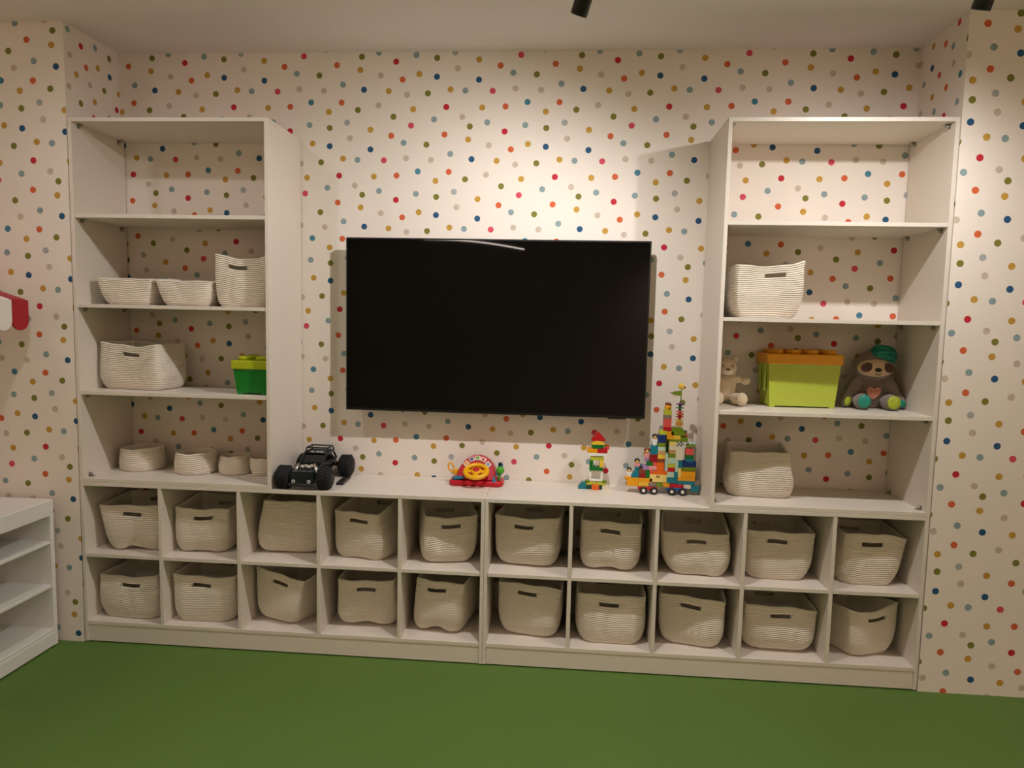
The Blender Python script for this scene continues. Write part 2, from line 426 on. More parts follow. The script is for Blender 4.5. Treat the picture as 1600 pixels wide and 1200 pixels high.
def rope_basket(name, label, group, z0, bot, top, rc=0.44, slot=None, slot_half=0.042, ring=0.0085, thick=0.007, sag=0.008, arch=0.0, arch_c=0.0,
                bulge=0.006, rnd=0.36, inset=0.20, seed=0, n=104, amp=0.0036, lump=0.004, slot_drop=0.030, sq=0.8, inset_v=None):
    """bot: 4 (x,y) corners FL FR BR BL; top: 4 (x,y,h) corners"""
    rg = random.Random(seed)
    ph = [rg.uniform(0, 2*PI) for _ in range(6)]
    cx0 = sum(p[0] for p in bot)/4; cy0 = sum(p[1] for p in bot)/4
    hmean = sum(p[2] for p in top)/4
    rings = max(6, int(round(hmean/ring)))
    RP = 4
    nr = rings*RP+1
    wf = math.hypot(top[1][0]-top[0][0], top[1][1]-top[0][1])
    snaps = []
    if slot is not None:
        sc = 2*slot-1; sh = slot_half/(wf/2)
        snaps = [sc-sh, sc+sh]
    loop = unit_loop(n, rc, snaps)
    ex = Vector((bot[1][0]-bot[0][0], bot[1][1]-bot[0][1])).normalized(); ey = Vector((-ex.y, ex.x))
    def bil(c, u, v, k):
        a = (1-u)/2*(1-v)/2; b = (1+u)/2*(1-v)/2; d = (1+u)/2*(1+v)/2; e = (1-u)/2*(1+v)/2
        return c[0][k]*a+c[1][k]*b+c[2][k]*d+c[3][k]*e
    def pt(u, v, nx, ny, s, off):
        k = 1-math.sqrt(max(0, 1-(1-s/rnd)**2)) if s < rnd else 0
        g = 1-inset*k
        mq = max(abs(u), abs(v)); qq = sq*s**1.3
        u, v = u*(1-qq)+u/mq*qq, v*(1-qq)+v/mq*qq
        U, V = u*g, v*(1-(inset if inset_v is None or v > 0 else inset_v)*k)
        x = bil(bot, U, V, 0)*(1-s)+bil(top, U, V, 0)*s
        y = bil(bot, U, V, 1)*(1-s)+bil(top, U, V, 1)*s
        h = bil(top, u, v, 2)
        fr = max(0, -v)**2; sd = abs(u)
        h -= sag*(1-u*u)*fr
        h += 0.0026*math.sin(6.1*u+ph[5])*fr*(1-u*u) + 0.3*sag*math.sin(3.1*u+ph[0])*fr + 0.5*sag*math.sin(2.3*v+ph[1])*(sd**3)
        h -= sag*1.3*(1-u*u)*max(0, v)**2*math.cos(ph[2])
        z = z0+s*h
        z += 1.7*arch*math.exp(-((u-arch_c)/0.38)**2)*fr*(1-s)**3
        z += 0.004*math.sin(2.6*u+ph[4])*fr*math.sin(PI*s)*(1-s)*2
        d = bulge*math.sin(PI*min(1, s*1.15))**1.0 + off
        d += lump*math.sin(PI*s)*(math.sin(2.2*u+1.7*v+ph[3]+2.5*s)+0.6*math.sin(3.7*u-2.1*v+ph[5]-3*s))*0.5
        wn = ex*nx+ey*ny
        return (x+wn.x*d, y+wn.y*d, z)
    V = []; F = []
    rid = (-0.75, 0.55, 1.0, 0.55)
    for i in range(nr):
        s = i/(nr-1)
        for u, v, nx, ny in loop: V.append(pt(u, v, nx, ny, s, amp*rid[i % RP]))
    n_in = rings+1
    base = len(V)
    for i in range(n_in):
        s = i/rings
        ss = max(s, 0.02)
        for u, v, nx, ny in loop:
            p = pt(u, v, nx, ny, ss, -thick)
            V.append((p[0], p[1], max(p[2], z0+thick*0.8) if i == 0 else p[2]))
    O = lambda i, j: i*n+j % n
    I = lambda i, j: base+i*n+j % n
    hole = set()
    if slot is not None:
        r1 = rings-max(2, int(round(slot_drop/ring))); r0 = r1-2
        L = 1-rc
        jf = [j for j, q in enumerate(loop) if q[3] < -0.99 and snaps[0]-1e-6 <= q[0] <= snaps[1]+1e-6]
        jb = [j for j, q in enumerate(loop) if q[3] > 0.99 and snaps[0]-1e-6 <= q[0] <= snaps[1]+1e-6]
        for js in (jf, jb):
            js = sorted(js)
            runs = [(a, b) for a, b in zip(js, js[1:]) if b == a+1]
            if 0 in js and n-1 in js: runs.append((n-1, 0))
            for a, b in runs:
                for i in range(r0, r1): hole.add((i, a))
    for i in range(nr-1):
        for j in range(n):
            if (i//RP, j) in hole: continue
            F.append((O(i, j), O(i, j+1), O(i+1, j+1), O(i+1, j)))
    for i in range(n_in-1):
        for j in range(n):
            if (i, j) in hole: continue
            F.append((I(i, j+1), I(i, j), I(i+1, j), I(i+1, j+1)))
    for (i, j) in hole:
        if (i-1, j) not in hole: F.append((O(i*RP, j), I(i, j), I(i, j+1), O(i*RP, j+1)))
        if (i+1, j) not in hole: F.append((O(i*RP+RP, j+1), I(i+1, j+1), I(i+1, j), O(i*RP+RP, j)))
        if (i, (j-1) % n) not in hole: F.append((O(i*RP+RP, j), I(i+1, j), I(i, j))+tuple(O(i*RP+q, j) for q in range(RP)))
        if (i, (j+1) % n) not in hole: F.append((O(i*RP, j+1), I(i, j+1), I(i+1, j+1))+tuple(O(i*RP+q, j+1) for q in range(RP, 0, -1)))
    for j in range(n): F.append((O(nr-1, j), O(nr-1, j+1), I(n_in-1, j+1), I(n_in-1, j)))
    F.append(tuple(O(0, j) for j in range(n))[::-1])
    F.append(tuple(I(0, j) for j in range(n)))
    # local coordinates around the base centre
    me = bpy.data.meshes.new(name)
    me.from_pydata([(p[0]-cx0, p[1]-cy0, p[2]-z0) for p in V], [], F)
    me.polygons.foreach_set('use_smooth', [len(f) == 4 for f in F])
    me.materials.append(M_ROPE)
    o = bpy.data.objects.new(name, me); COL.objects.link(o); o.location = (cx0, cy0, z0)
    return tag(o, label, 'basket', group)

def box_basket(label, group, z0, bl, br, tlx, trx, hl, hr, lo, hi, slot=None, depth=0.26, lift=0.006, e=0.028, fwd=0.018, dy=0.0, **kw):
    ymax = 0.352
    kq = (bl[1]+dy+2.8674)/(bl[1]+2.8674)
    mv = lambda x: 2.1241+(x-2.1241)*kq
    bl = (mv(bl[0]), bl[1]+dy); br = (mv(br[0]), br[1]+dy); tlx, trx = mv(tlx), mv(trx)
    d = Vector((br[0]-bl[0], br[1]-bl[1])).normalized(); nrm = Vector((-d.y, d.x))
    def back(p, extra=0.0):
        dd = min(depth, (ymax-p[1])/max(nrm.y, 0.3))
        return (min(max(p[0]+nrm.x*dd, lo+0.012), hi-0.012), p[1]+nrm.y*dd)
    FL = (max(bl[0]-e, lo+0.009), bl[1]-fwd); FR = (min(br[0]+e, hi-0.012), br[1]-fwd)
    tl = (max(tlx, lo+0.012), bl[1]-fwd); tr = (min(trx, hi-0.012), br[1]-fwd)
    bt = [FL, FR, back(FR), back(FL)]
    a, b = back(tr), back(tl)
    tp = [(tl[0], tl[1], hl), (tr[0], tr[1], hr), (a[0], a[1], hr+lift), (b[0], b[1], hl+lift)]
    kw.setdefault('inset_v', min(.5, fwd/.12))
    return rope_basket('rope_basket', label, group, z0, bt, tp, slot=slot, **kw)

ORD = ['first', 'second', 'third', 'fourth', 'fifth', 'sixth', 'seventh', 'eighth', 'ninth', 'tenth']
TAB = {
 '00': ((.106,.062),(.306,.091),.045,.350,.209,.210,.50, dict(fwd=0.012, arch=.022, sag=.002, seed=1)),
 '10': ((.397,.086),(.603,.103),.393,.643,.213,.206,.53, dict(fwd=0.02, arch=.010, seed=2, lump=.007)),
 '20': ((.752,.150),(1.010,.170),.790,1.045,.247,.244,None, dict(fwd=0.05, sag=.001, seed=3, lift=.0)),
 '30': ((1.128,.13),(1.326,.084),1.109,1.326,.224,.222,.55, dict(fwd=0.014, seed=4, sag=.014, lump=.006, arch=.006)),
 '40': ((1.551,.099),(1.716,.145),1.530,1.760,.212,.217,.50, dict(fwd=0.032, seed=5, sag=.006)),
 '50': ((1.866,.153),(2.065,.119),1.830,2.120,.225,.226,.46, dict(fwd=0.042, seed=6, sag=.006)),
 '60': ((2.239,.135),(2.423,.121),2.208,2.470,.225,.219,.49, dict(fwd=0.04, seed=7, sag=.003, arch=.008)),
 '70': ((2.621,.110),(2.806,.085),2.550,2.837,.189,.192,.51, dict(fwd=0.008, seed=8, sag=.005, lift=.035, bulge=.012, arch=.006)),
 '80': ((2.943,.100),(3.149,.095),2.910,3.194,.211,.207,.45, dict(fwd=0.008, seed=9, sag=.002, lift=.012)),
 '90': ((3.320,.088),(3.500,.083),3.307,3.560,.218,.207,.46, dict(fwd=0.006, seed=10, sag=-.006)),
 '01': ((.076,.033),(.309,.019),.060,.338,.197,.205,.56, dict(fwd=0.01, dy=.03, seed=11, sag=.006, lump=.007)),
 '11': ((.429,.024),(.653,.040),.404,.692,.218,.212,.48, dict(fwd=0.01, dy=.03, seed=12, sag=.006, lump=.006)),
 '21': ((.750,.165),(.905,.092),.738,1.000,.250,.212,.55, dict(fwd=0.05, seed=13, sag=.003)),
 '31': ((1.157,.131),(1.369,.138),1.135,1.394,.218,.221,.51, dict(fwd=0.05, seed=14, sag=.004, arch=.008)),
 '41': ((1.491,.120),(1.666,.090),1.492,1.712,.246,.235,.45, dict(fwd=0.037, seed=15, sag=.005, arch=.014, lump=.006)),
 '51': ((1.886,.137),(2.083,.092),1.852,2.137,.236,.226,.47, dict(fwd=0.03, seed=16, sag=-.006)),
 '61': ((2.237,.071),(2.462,.068),2.201,2.496,.220,.216,.465, dict(fwd=0.01, seed=17, sag=.002)),
 '71': ((2.589,.130),(2.785,.076),2.551,2.830,.223,.214,.49, dict(fwd=0.026, seed=18, sag=-.003)),
 '81': ((2.951,.111),(3.175,.106),2.913,3.225,.203,.191,.49, dict(fwd=0.038, seed=19, sag=-.003, bulge=.010)),
 '91': ((3.393,.077),(3.530,.150),3.330,3.565,.205,.220,.55, dict(fwd=0.03, seed=20, sag=.014)),
}
for k, (bl, br, tlx, trx, hl, hr, sl, kw) in TAB.items():
    c, r = int(k[0]), int(k[1])
    lo, hi = CELL[c]
    if k == '20': lab = 'cream rope basket without a handle slot showing, narrow end up, third cubby of upper row'
    elif k == '21': lab = 'cream rope basket leaning askew with slanted rim, third cubby of lower row'
    elif k == '00': lab = 'cream rope basket with arched bottom edge, leftmost cubby of the upper row'
    elif k == '70': lab = 'wide slumped cream rope basket, eighth cubby from left in upper row'
    else: lab = 'slotted cream rope basket in %s row of cubbies, %s compartment from the left' % ('upper' if r == 0 else 'lower', ORD[c])
    box_basket(lab, 'rope baskets in the cubbies', ZM if r == 0 else ZF, bl, br, tlx, trx, hl, hr, lo, hi, sl, **kw)

G2 = 'rope baskets on the bookcase shelves'
lo, hi = T, 0.854
box_basket('low cream rope bowl without handles, leftmost on the upper left bookcase shelf', G2, SH[1], (.098,.085), (.283,.085), .055, .316, .118, .116, lo, hi, None, depth=.22, seed=31, sag=.004, e=.004, rnd=.2, inset=.08)
box_basket('low cream rope bowl between the other bowl and a taller slotted basket', G2, SH[1], (.366,.080), (.550,.080), .328, .584, .116, .110, lo, hi, None, depth=.22, seed=32, sag=.006, e=.004, rnd=.2, inset=.08)
box_basket('tall slotted cream rope basket right of two low bowls on left bookcase', G2, SH[1], (.618,.085), (.810,.085), .600, .832, .222, .216, lo, hi, .45, depth=.22, seed=33, sag=.010)
box_basket('big boxy cream rope basket left of the green block storage box', G2, SH[0], (.053,.130), (.300,.096), .036, .313, .210, .201, lo, hi, .57, depth=.20, seed=34, sag=.008, rc=.25)
lo, hi = 2.7324+T, 3.584
box_basket('single slotted cream rope basket standing alone on right bookcase shelf', G2, SH[1], (2.835,.09), (3.040,.085), 2.800, 3.080, .212, .232, lo, hi, .58, depth=.22, seed=35, sag=.010, bulge=.010)
box_basket('cream rope basket with flared bottom on the lowest right bookcase shelf', G2, ZB, (2.850,.165), (3.085,.140), 2.838, 3.076, .197, .203, lo, hi, None, depth=.19, seed=36, sag=.003, e=.024, lift=.012)
def round_basket(label, x, y, r, h, z0, flare=1.0, hr=0, seed=0):
    q = [(x-r, y-r), (x+r, y-r), (x+r, y+r), (x-r, y+r)]
    f = r*flare
    tp = [(x-f, y-f, h), (x+f, y-f, h+hr), (x+f, y+f, h+hr), (x-f, y+f, h)]
    return rope_basket('round_basket', label, 'small round rope baskets', z0, q, tp, rc=1.0, sq=0.0, sag=0.0, seed=seed, lump=.003, bulge=.003, n=64, rnd=.2, inset=.08, ring=.0085, thick=.006)
round_basket('largest round rope basket, leftmost on the lowest left bookcase shelf', .140, .243, .095, .100, ZB, .97, .008, 41)
round_basket('second round rope basket from left on the lowest left bookcase shelf', .420, .214, .089, .094, ZB, .97, .004, 42)
round_basket('third round rope basket from left, smaller, beside the yellow filled one', .604, .226, .070, .080, ZB, .93, .008, 43)
round_basket('smallest round rope basket with a yellow toy inside, beside the bookcase panel', .741, .215, .048, .080, ZB, 1.18, .0, 44)
yb = MB()
for q in range(9):
    a = q*2.4
    yb.ell((.025*math.cos(a)*(q % 3)/1.6, .025*math.sin(a)*(q % 3)/1.6, .012+.014*(q//3)), (.018, .016, .012), 10, 6)
tag(yb.build('toy_food', mat('yellow_toy', (222, 168, 20), .5, var=.25, vscale=60), None, (.741, .215, ZB+.0245)), 'golden yellow toy lying inside the smallest round rope basket', 'toy')

# ------------------------------------------------------------------ lamps (each carries its own light)
def spotlight(label, mouth, axis, watts, size, blend, colour=NEUTRAL, length=0.13, r=0.026):
    ax = Vector(axis).normalized()
    t = thing('track_spotlight', label, 'spotlight', (mouth[0]-ax.x*length*0.75, mouth[1]-ax.y*length*0.75, ZC), group='black track spotlights')
    L = Vector(t.location)
    m0 = Vector(mouth)-L
    a0 = m0-ax*length
    q = ax.to_track_quat('Z', 'Y').to_matrix().to_4x4()
    MB().lathe([(r*0.3, 0.0), (r*0.92, 0.0), (r, 0.003), (r, length-0.002), (r*0.95, length), (r*0.85, length), (r*0.82, length-0.03), (r*0.3, length-0.03)], 28, Matrix.Translation(a0) @ q).build('lamp_body', M_BLACK, t)
    MB().lathe([(0.0005, length-0.032), (r*0.8, length-0.032), (r*0.8, length-0.029), (0.0005, length-0.029)], 24, Matrix.Translation(a0) @ q).build('lens', mat('lamp_lens', (255, 214, 170), .4, emit=6), t)
    piv = a0+ax*length*0.3
    MB().cyl((piv.x, piv.y, -0.03), (piv.x, piv.y, piv.z), 0.007, n=10).build('stem', M_BLACK, t)
    MB().box(-0.05+piv.x, 0.05+piv.x, piv.y-0.016, piv.y+0.016, -0.045, -0.022, 0.003).build('adapter', M_BLACK, t)
    ld = bpy.data.lights.new('spot', 'SPOT'); lo_ = bpy.data.objects.new('spot_beam', ld); COL.objects.link(lo_)
    ld.energy = watts; ld.color = colour; ld.spot_size = math.radians(size); ld.spot_blend = blend; ld.shadow_soft_size = 0.018
    lo_.parent = t; lo_.location = m0+ax*0.003
    lo_.rotation_euler = ax.to_track_quat('-Z', 'Y').to_euler()
    return t
spotlight('black cylinder spotlight on the ceiling above the television', (2.132, -0.65, 2.410), (-.30, .44, -.85), SPOT_W['A'], 158, 1.0)
spotlight('black cylinder spotlight on the ceiling above the right bookcase', (3.296, -0.65, 2.411), (-.12, .40, -.90), SPOT_W['B'], 164, 1.0)
def downlight(label, x, y, axis, watts):
    t = thing('recessed_downlight', label, 'downlight', (x, y, ZC), group='recessed ceiling downlights')
    MB().lathe([(.036, 0), (.047, 0), (.048, -.003), (.036, -.005)], 32).build('trim_ring', M_WHITE, t)
    MB().lathe([(.0005, -.001), (.036, -.001), (.036, -.003), (.0005, -.003)], 28).build('lens', mat('downlight_lens', (255, 232, 205), .4, emit=5), t)
    ld = bpy.data.lights.new('downlight', 'SPOT'); lo_ = bpy.data.objects.new('downlight_beam', ld); COL.objects.link(lo_)
    ld.energy = watts; ld.color = NEUTRAL; ld.spot_size = math.radians(150); ld.spot_blend = 1.0; ld.shadow_soft_size = 0.03
    lo_.parent = t; lo_.location = (0, 0, -.012); lo_.rotation_euler = Vector(axis).normalized().to_track_quat('-Z', 'Y').to_euler()
downlight('small round recessed ceiling downlight in front of the left bookcase', 0.45, -0.85, (0, .22, -.97), SPOT_W['D'])
downlight('small round recessed ceiling downlight above the left play stall', -0.55, -1.25, (.1, .5, -.85), SPOT_W['C'])
tag(MB().box(-1.2, 4.2, -.738, -.702, ZC-.022, ZC-.0002, .002).build('light_track', M_BLACK), 'black ceiling light track in front of the shelving wall', 'light track')
for x, y, ax, nm, kw_ in ((3.9, -5.6, (.1, -.5, -.85), 'washing the right of the rear wall', 'rear'),
                     (-1.3, -2.0, (-.5, 0, -.85), 'washing the far left wall, nearer one', 'wash'), (-1.3, -4.2, (-.5, 0, -.85), 'washing the far left wall, farther one', 'wash'),
                     (4.8, -2.0, (.5, 0, -.85), 'washing the far right wall, nearer one', 'wash'), (4.8, -4.2, (.5, 0, -.85), 'washing the far right wall, farther one', 'wash'),
                     (1.1, -3.6, (0, 0, -1), 'over the left of the open floor', 'floor'), (2.9, -3.8, (0, 0, -1), 'over the right of the open floor', 'floor')):
    spotlight('unseen fill spotlight added behind the viewer '+nm, (x, y, 2.5), ax, SPOT_W[kw_], 140, 1.0, WARM)  # unseen spots added as fill to raise the room's ambient light
pd = thing('pendant_light', 'long thin linear pendant lamp hanging behind the viewer', 'lamp', (1.04, -4.6, 2.36), 0.0)
pts = [(-.575+1.15*i/24, 0, .05-.10*(i/24)+.03*math.sin(PI*i/24)-.02) for i in range(25)]
MB().tube(pts, .007, 10).build('tube_diffuser', mat('pendant_glow', (255, 238, 220), .4, emit=PENDANT_STRENGTH), pd)
MB().tube([(p[0], p[1], p[2]+.013) for p in pts], .008, 8).build('housing', M_BLACK, pd)
for x, z in ((-.5, .05), (.5, -.04)): MB().cyl((x, 0, z), (x, 0, ZC-2.36), .0018, n=6).build('cable', M_BLACK, pd)

# ------------------------------------------------------------------ play stall at the left edge
M_STALL = mat('white_stall_paint', (232, 228, 221), .4)
M_RED = mat('awning_red', (172, 16, 34), .5, bump=.05, bscale=300)
M_AWW = mat('awning_white', (236, 230, 222), .55)
st = thing('play_stall', 'white open toy shelf unit at the left edge of the room', 'shelf unit', (-.10, -.035, 0))
# local: front plane x=0, far end y=0 running towards -y, depth to -x
LN, DP = 1.15, .38
MB().box(-DP, 0, -.022, 0, .004, .660, .002).build('end_panel', M_STALL, st)
MB().box(-DP, 0, -LN, -LN+.022, .004, .660, .002).build('end_panel', M_STALL, st)
MB().box(-DP, -DP+.012, -LN+.022, -.022, .02, .60).build('back_panel', M_STALL, st)
MB().box(-DP, .002, -LN+.022, -.022, .590, .661, .003).build('top_board', M_STALL, st)
MB().box(-DP+.012, -.004, -LN+.022, -.022, .464, .478, .002).build('shelf', M_STALL, st)
MB().box(-DP+.012, -.004, -LN+.022, -.022, .268, .282, .002).build('shelf', M_STALL, st)
MB().box(-DP+.012, -.002, -LN+.022, -.022, .066, .082, .002).build('bottom_board', M_STALL, st)
MB().box(-.022, 0, -LN+.022, -.022, .006, .066, .002).build('plinth', M_STALL, st)
aw = thing('awning', 'red and white scalloped play shop awning above the white toy shelf', 'awning', (-.166, -.050, 1.397))
SW, NS = .090, 10
for k in range(NS):
    y1 = -k*SW; y0 = y1-SW
    # sloping roof strip
    m = MB(); th_ = .008
    pr = [(-.0085, .126), (-.014, .131), (-.36, .235), (-.36, .227), (-.014, .121), (-.0085, .116)]
    n = len(pr)
    m.add([(x, y0+.0003, z) for x, z in pr]+[(x, y1-.0003, z) for x, z in pr], [tuple(range(n)), tuple(range(n, 2*n))[::-1]]+[(i, i+n, (i+1) % n+n, (i+1) % n) for i in range(n)])
    ml = M_RED if k % 2 == 0 else M_AWW
    m.build('roof_strip', ml, aw)
    # hanging scallop
    pol = [(y0+.0005, .127), (y1-.0005, .127)]+[((y0+y1)/2+math.cos(a)*(SW/2-.0005), .042+math.sin(a)*.042) for a in [-PI*i/14 for i in range(15)]]
    n = len(pol)
    MB().add([(0, y, z) for y, z in pol]+[(-.008, y, z) for y, z in pol], [tuple(range(n)), tuple(range(n, 2*n))[::-1]]+[(i, i+n, (i+1) % n+n, (i+1) % n) for i in range(n)]).build('scallop', ml, aw)
for y in (-.06, -NS*SW+.06):
    MB().box(-.33, -.30, y-.015, y+.015, .661-1.397, .222, .003).build('post', M_STALL, aw)

# ------------------------------------------------------------------ storage boxes shaped like blocks
def block_box(name, label, loc, rz, w, d, h, lid_h, nx, ny, cb, cl, stud_r, stud_h, taper=.012, lip=.008):
    t = thing(name, label, 'storage box', loc, rz)
    # body: tapered shell with corner posts and an arched cut at the bottom of each side
    x0, x1 = -w/2, w/2
    def ring(z, e):
        return [(-w/2+e, -d/2+e*.6, z), (w/2-e, -d/2+e*.6, z), (w/2-e, d/2-e*.6, z), (-w/2+e, d/2-e*.6, z)]
    m = MB()
    v = ring(.006, taper)+ring(h, 0)+ring(h, .004)+ring(.01, taper+.004)
    fs = [(0,1,5,4),(1,2,6,5),(2,3,7,6),(3,0,4,7),(4,5,9,8),(5,6,10,9),(6,7,11,10),(7,4,8,11),(8,9,13,12),(9,10,14,13),(10,11,15,14),(11,8,12,15),(12,13,14,15),(3,2,1,0)]
    m.add(v, fs)
    body = m.build('body', cb, t)
    for sx in (-1, 1):
        for sy in (-1, 1):
            cx, cy = sx*(w/2-taper-.012), sy*(d/2-taper*.6-.012)
            MB().box(cx-.012, cx+.012, cy-.012, cy+.012, 0, .012, .002).build('corner_foot', cb, body)
    MB().box(-w*.18, w*.18, -d/2-.004+.002, -d/2+.004, h-.014, h-.002, .002).build('grip_lip', cb, body)
    # side recess seen as vertical ribs on both ends
    for sx in (-1, 1):
        for sy in (-1, 1):
            MB().box(sx*(w/2+.001)-.004, sx*(w/2+.001)+.004, sy*d*.22-.012, sy*d*.22+.012, h*.35, h-.002, .003).build('rib', cb, body)
    lid = MB().box(-w/2-lip, w/2+lip, -d/2-lip, d/2+lip, h-.004, h+lid_h-.004, .004).build('lid', cl, t)
    for i in range(nx):
        for j in range(ny):
            cx = -w/2+w*(i+.5)/nx; cy = -d/2+d*(j+.5)/ny
            MB().lathe([(stud_r, 0), (stud_r, stud_h-.003), (stud_r-.003, stud_h), (.001, stud_h)], 24, TR(cx, cy, h+lid_h-.004)).build('stud', cl, lid)
    return t
BX = .302
block_box('block_storage_box', 'lime green block shaped storage box with orange studded lid', (3.136, .262, SH[0]), .03, BX, .155, .190, .044, 4, 2, mat('lime_plastic', (178, 192, 66), .35), mat('orange_plastic', (232, 156, 14), .4), .031, .018, .014, .008)
block_box('block_storage_box', 'small green block shaped box with lime lid beside the big rope basket', (.763, .125, SH[0]), .02, .158, .158, .114, .038, 2, 2, mat('green_plastic', (0, 122, 30), .4), mat('limelid_plastic', (168, 180, 12), .4), .031, .018, .014, .007)

# ------------------------------------------------------------------ black remote control buggy
bg = thing('toy_buggy', 'black remote control monster buggy with big knobby tyres on the counter', 'toy car', (1.0015, .184, ZCT), 0.0)
MK = mat('tyre_rubber', (16, 16, 16), .8, bump=.4, bscale=150)
MBD = mat('buggy_body', (20, 30, 33), .4)
MDK = mat('buggy_dark', (12, 13, 14), .5)
MCH = mat('chrome', (200, 195, 188), .22, metal=1)
MBW = mat('decal_white', (225, 222, 215), .5)
WR = .049
for (x, y) in ((-.0895, -.138), (.0895, -.132), (.0975, .138), (-.0975, .131)):
    wm = MB()
    wm.lathe([(.020, -.030), (WR-.014, -.031), (WR-.005, -.026), (WR, -.014), (WR, .014), (WR-.005, .026), (WR-.014, .031), (.020, .030)], 32, TR(x, y, WR) @ RY(PI/2))
    wh = wm.build('wheel', MK, bg)
    tr = MB()
    for k in range(20):
        a = 2*PI*k/20
        for sx in (-.016, .0, .016):
            aa = a+(PI/20 if sx == 0 else 0)
            tr.box(-.006+sx, .006+sx, -.0035, .0035, WR-.003, WR+.002, 0, TR(x, y, WR) @ RX(aa))
    tr.build('tread', MK, wh)
    sg_ = 1 if x > 0 else -1
    MB().lathe([(.004, 0), (.021, 0), (.021, .003), (.017, .005), (.006, .006)], 16, TR(x+sg_*.0285, y, WR) @ RY(sg_*PI/2)).build('rim', MCH if False else MDK, wh)
    MB().cyl((x-sg_*.03, y, WR), (sg_*.02, y, WR+.004), .006, n=10).build('axle', MDK, bg)
    MB().tube([(sg_*.055, y, WR), (sg_*.034, y*.8, WR+.055)], .0065, 10).build('shock_absorber', MCH, bg)
MB().box(-.030, .030, -.150, .150, .038, .052, .006).build('chassis', MDK, bg)
# front bumper / hood
MB().prism([(-.046, .022), (.046, .022), (.052, .062), (.044, .082), (-.044, .082), (-.052, .062)], -.176, -.12).build('hood', MBD, bg)
MB().box(-.058, .058, -.182, -.170, .018, .030, .004).build('skid_plate', MDK, bg)
for sx in (-1, 1):
    MB().torus((sx*.034, -.180, .040), .006, .002, RX(PI/2), 14, 6).build('tow_hook', MBW, bg)
en = MB()
for q in ((-.018, -.115), (.012, -.118), (-.004, -.105), (.02, -.10)): en.ell((q[0], q[1], .090), (.013, .011, .011), 12, 8)
en.build('engine', MCH, bg)
for sx in (-1, 1): MB().cyl((sx*.048, -.118, .062), (sx*.042, -.110, .094), .008, n=12).build('shock_cap', MCH, bg)
# cabin
MB().prism([(-.044, .05), (.044, .05), (.050, .085), (.044, .10), (-.044, .10), (-.050, .085)], -.06, .10).build('cabin_floor', MBD, bg)
MB().add([(-.046, -.05, .094), (.046, -.05, .094), (.046, .0, .126), (-.046, .0, .126), (-.047, .07, .126), (.047, .07, .126), (.048, .11, .09), (-.048, .11, .09)], [(0,1,2,3), (3,2,5,4), (4,5,6,7), (0,3,4,7), (1,6,5,2), (0,7,6,1)]).build('cab', mat('cab_window', (8, 8, 9), .15), bg)
cg = MB()
for sx in (-1, 1):
    cg.tube([(sx*.050, -.10, .082), (sx*.052, -.055, .094), (sx*.052, .0, .131), (sx*.053, .08, .132), (sx*.052, .13, .090)], .0046, 8)
    cg.tube([(sx*.052, -.055, .094), (sx*.058, .02, .080), (sx*.052, .13, .090)], .0046, 8)
    cg.tube([(sx*.051, .012, .132), (sx*.049, .020, .152), (sx*.049, .085, .152), (sx*.052, .095, .132)], .0034, 8)
for y, z, w_ in ((0, .131, .052), (.08, .132, .053), (.020, .152, .049), (.085, .152, .049), (-.055, .094, .052)):
    cg.cyl((-w_, y, z), (w_, y, z), .0036, n=8)
cg.build('roll_cage', MBD, bg)
MB().box(-.046, .046, .004, .076, .127, .133, .002).build('roof', MDK, bg)
for q in (-.022, .004, .022): MB().box(q-.008, q+.006, .012, .03, .1328, .1336).build('decal', MBW, bg)
MB().cyl((.052, -.02, .058), (.060, -.02, .058), .020, n=18).build('gear_plate', MCH, bg)
MB().cyl((-.052, -.02, .058), (-.060, -.02, .058), .020, n=18).build('gear_plate', MCH, bg)
MB().box(-.040, .040, .10, .17, .05, .085, .006).build('rear_deck', MDK, bg)

rc = thing('remote_control', 'small black remote control lying beside the toy buggy', 'remote', (1.126, .198, ZCT), .06)
MB().box(-.017, .017, -.070, .070, 0, .012, .003).build('case', mat('remote_black', (14, 13, 13), .35), rc)
for i in range(6):
    for j in range(2): MB().cyl((-.007+.014*j, -.05+.018*i, .011), (-.007+.014*j, -.05+.018*i, .0135), .0042, n=10).build('button', mat('remote_button', (45, 40, 38), .5), rc)

# ------------------------------------------------------------------ steering wheel toy
sw = thing('steering_toy', 'red toy dashboard with yellow steering wheel on the counter', 'toy', (1.732, .262, ZCT))
TRD = mat('toy_red', (190, 8, 30), .3); TYE = mat('toy_yellow', (240, 176, 8), .35); TBL = mat('toy_teal', (20, 120, 160), .4); TGR = mat('toy_green', (70, 160, 24), .4); TBK = mat('toy_black', (20, 22, 40), .4)
def rrect(w, d, r, n=8):
    o_ = []
    for cx, cy, a0 in ((w-r, d-r, 0), (-w+r, d-r, PI/2), (-w+r, -d+r, PI), (w-r, -d+r, 1.5*PI)):
        o_ += [(cx+r*math.cos(a0+PI/2*i/n), cy+r*math.sin(a0+PI/2*i/n)) for i in range(n+1)]
    return o_
def loft(rings):
    m = MB(); n = len(rings[0]); v = [p for r_ in rings for p in r_]
    fs = [(i*n+j, i*n+(j+1) % n, (i+1)*n+(j+1) % n, (i+1)*n+j) for i in range(len(rings)-1) for j in range(n)]
    m.add(v, fs, None, True); m.f += [tuple(range(n))[::-1], tuple((len(rings)-1)*n+j for j in range(n))]; m.sm += [False, False]
    return m
base = [(x, y) for x, y in rrect(.124, .062, .032)]
loft([[(x*k, y*k, z) for x, y in base] for k, z in ((.95, 0), (1.0, .006), (1.0, .016), (.96, .024), (.90, .026))]).build('base', TRD, sw)
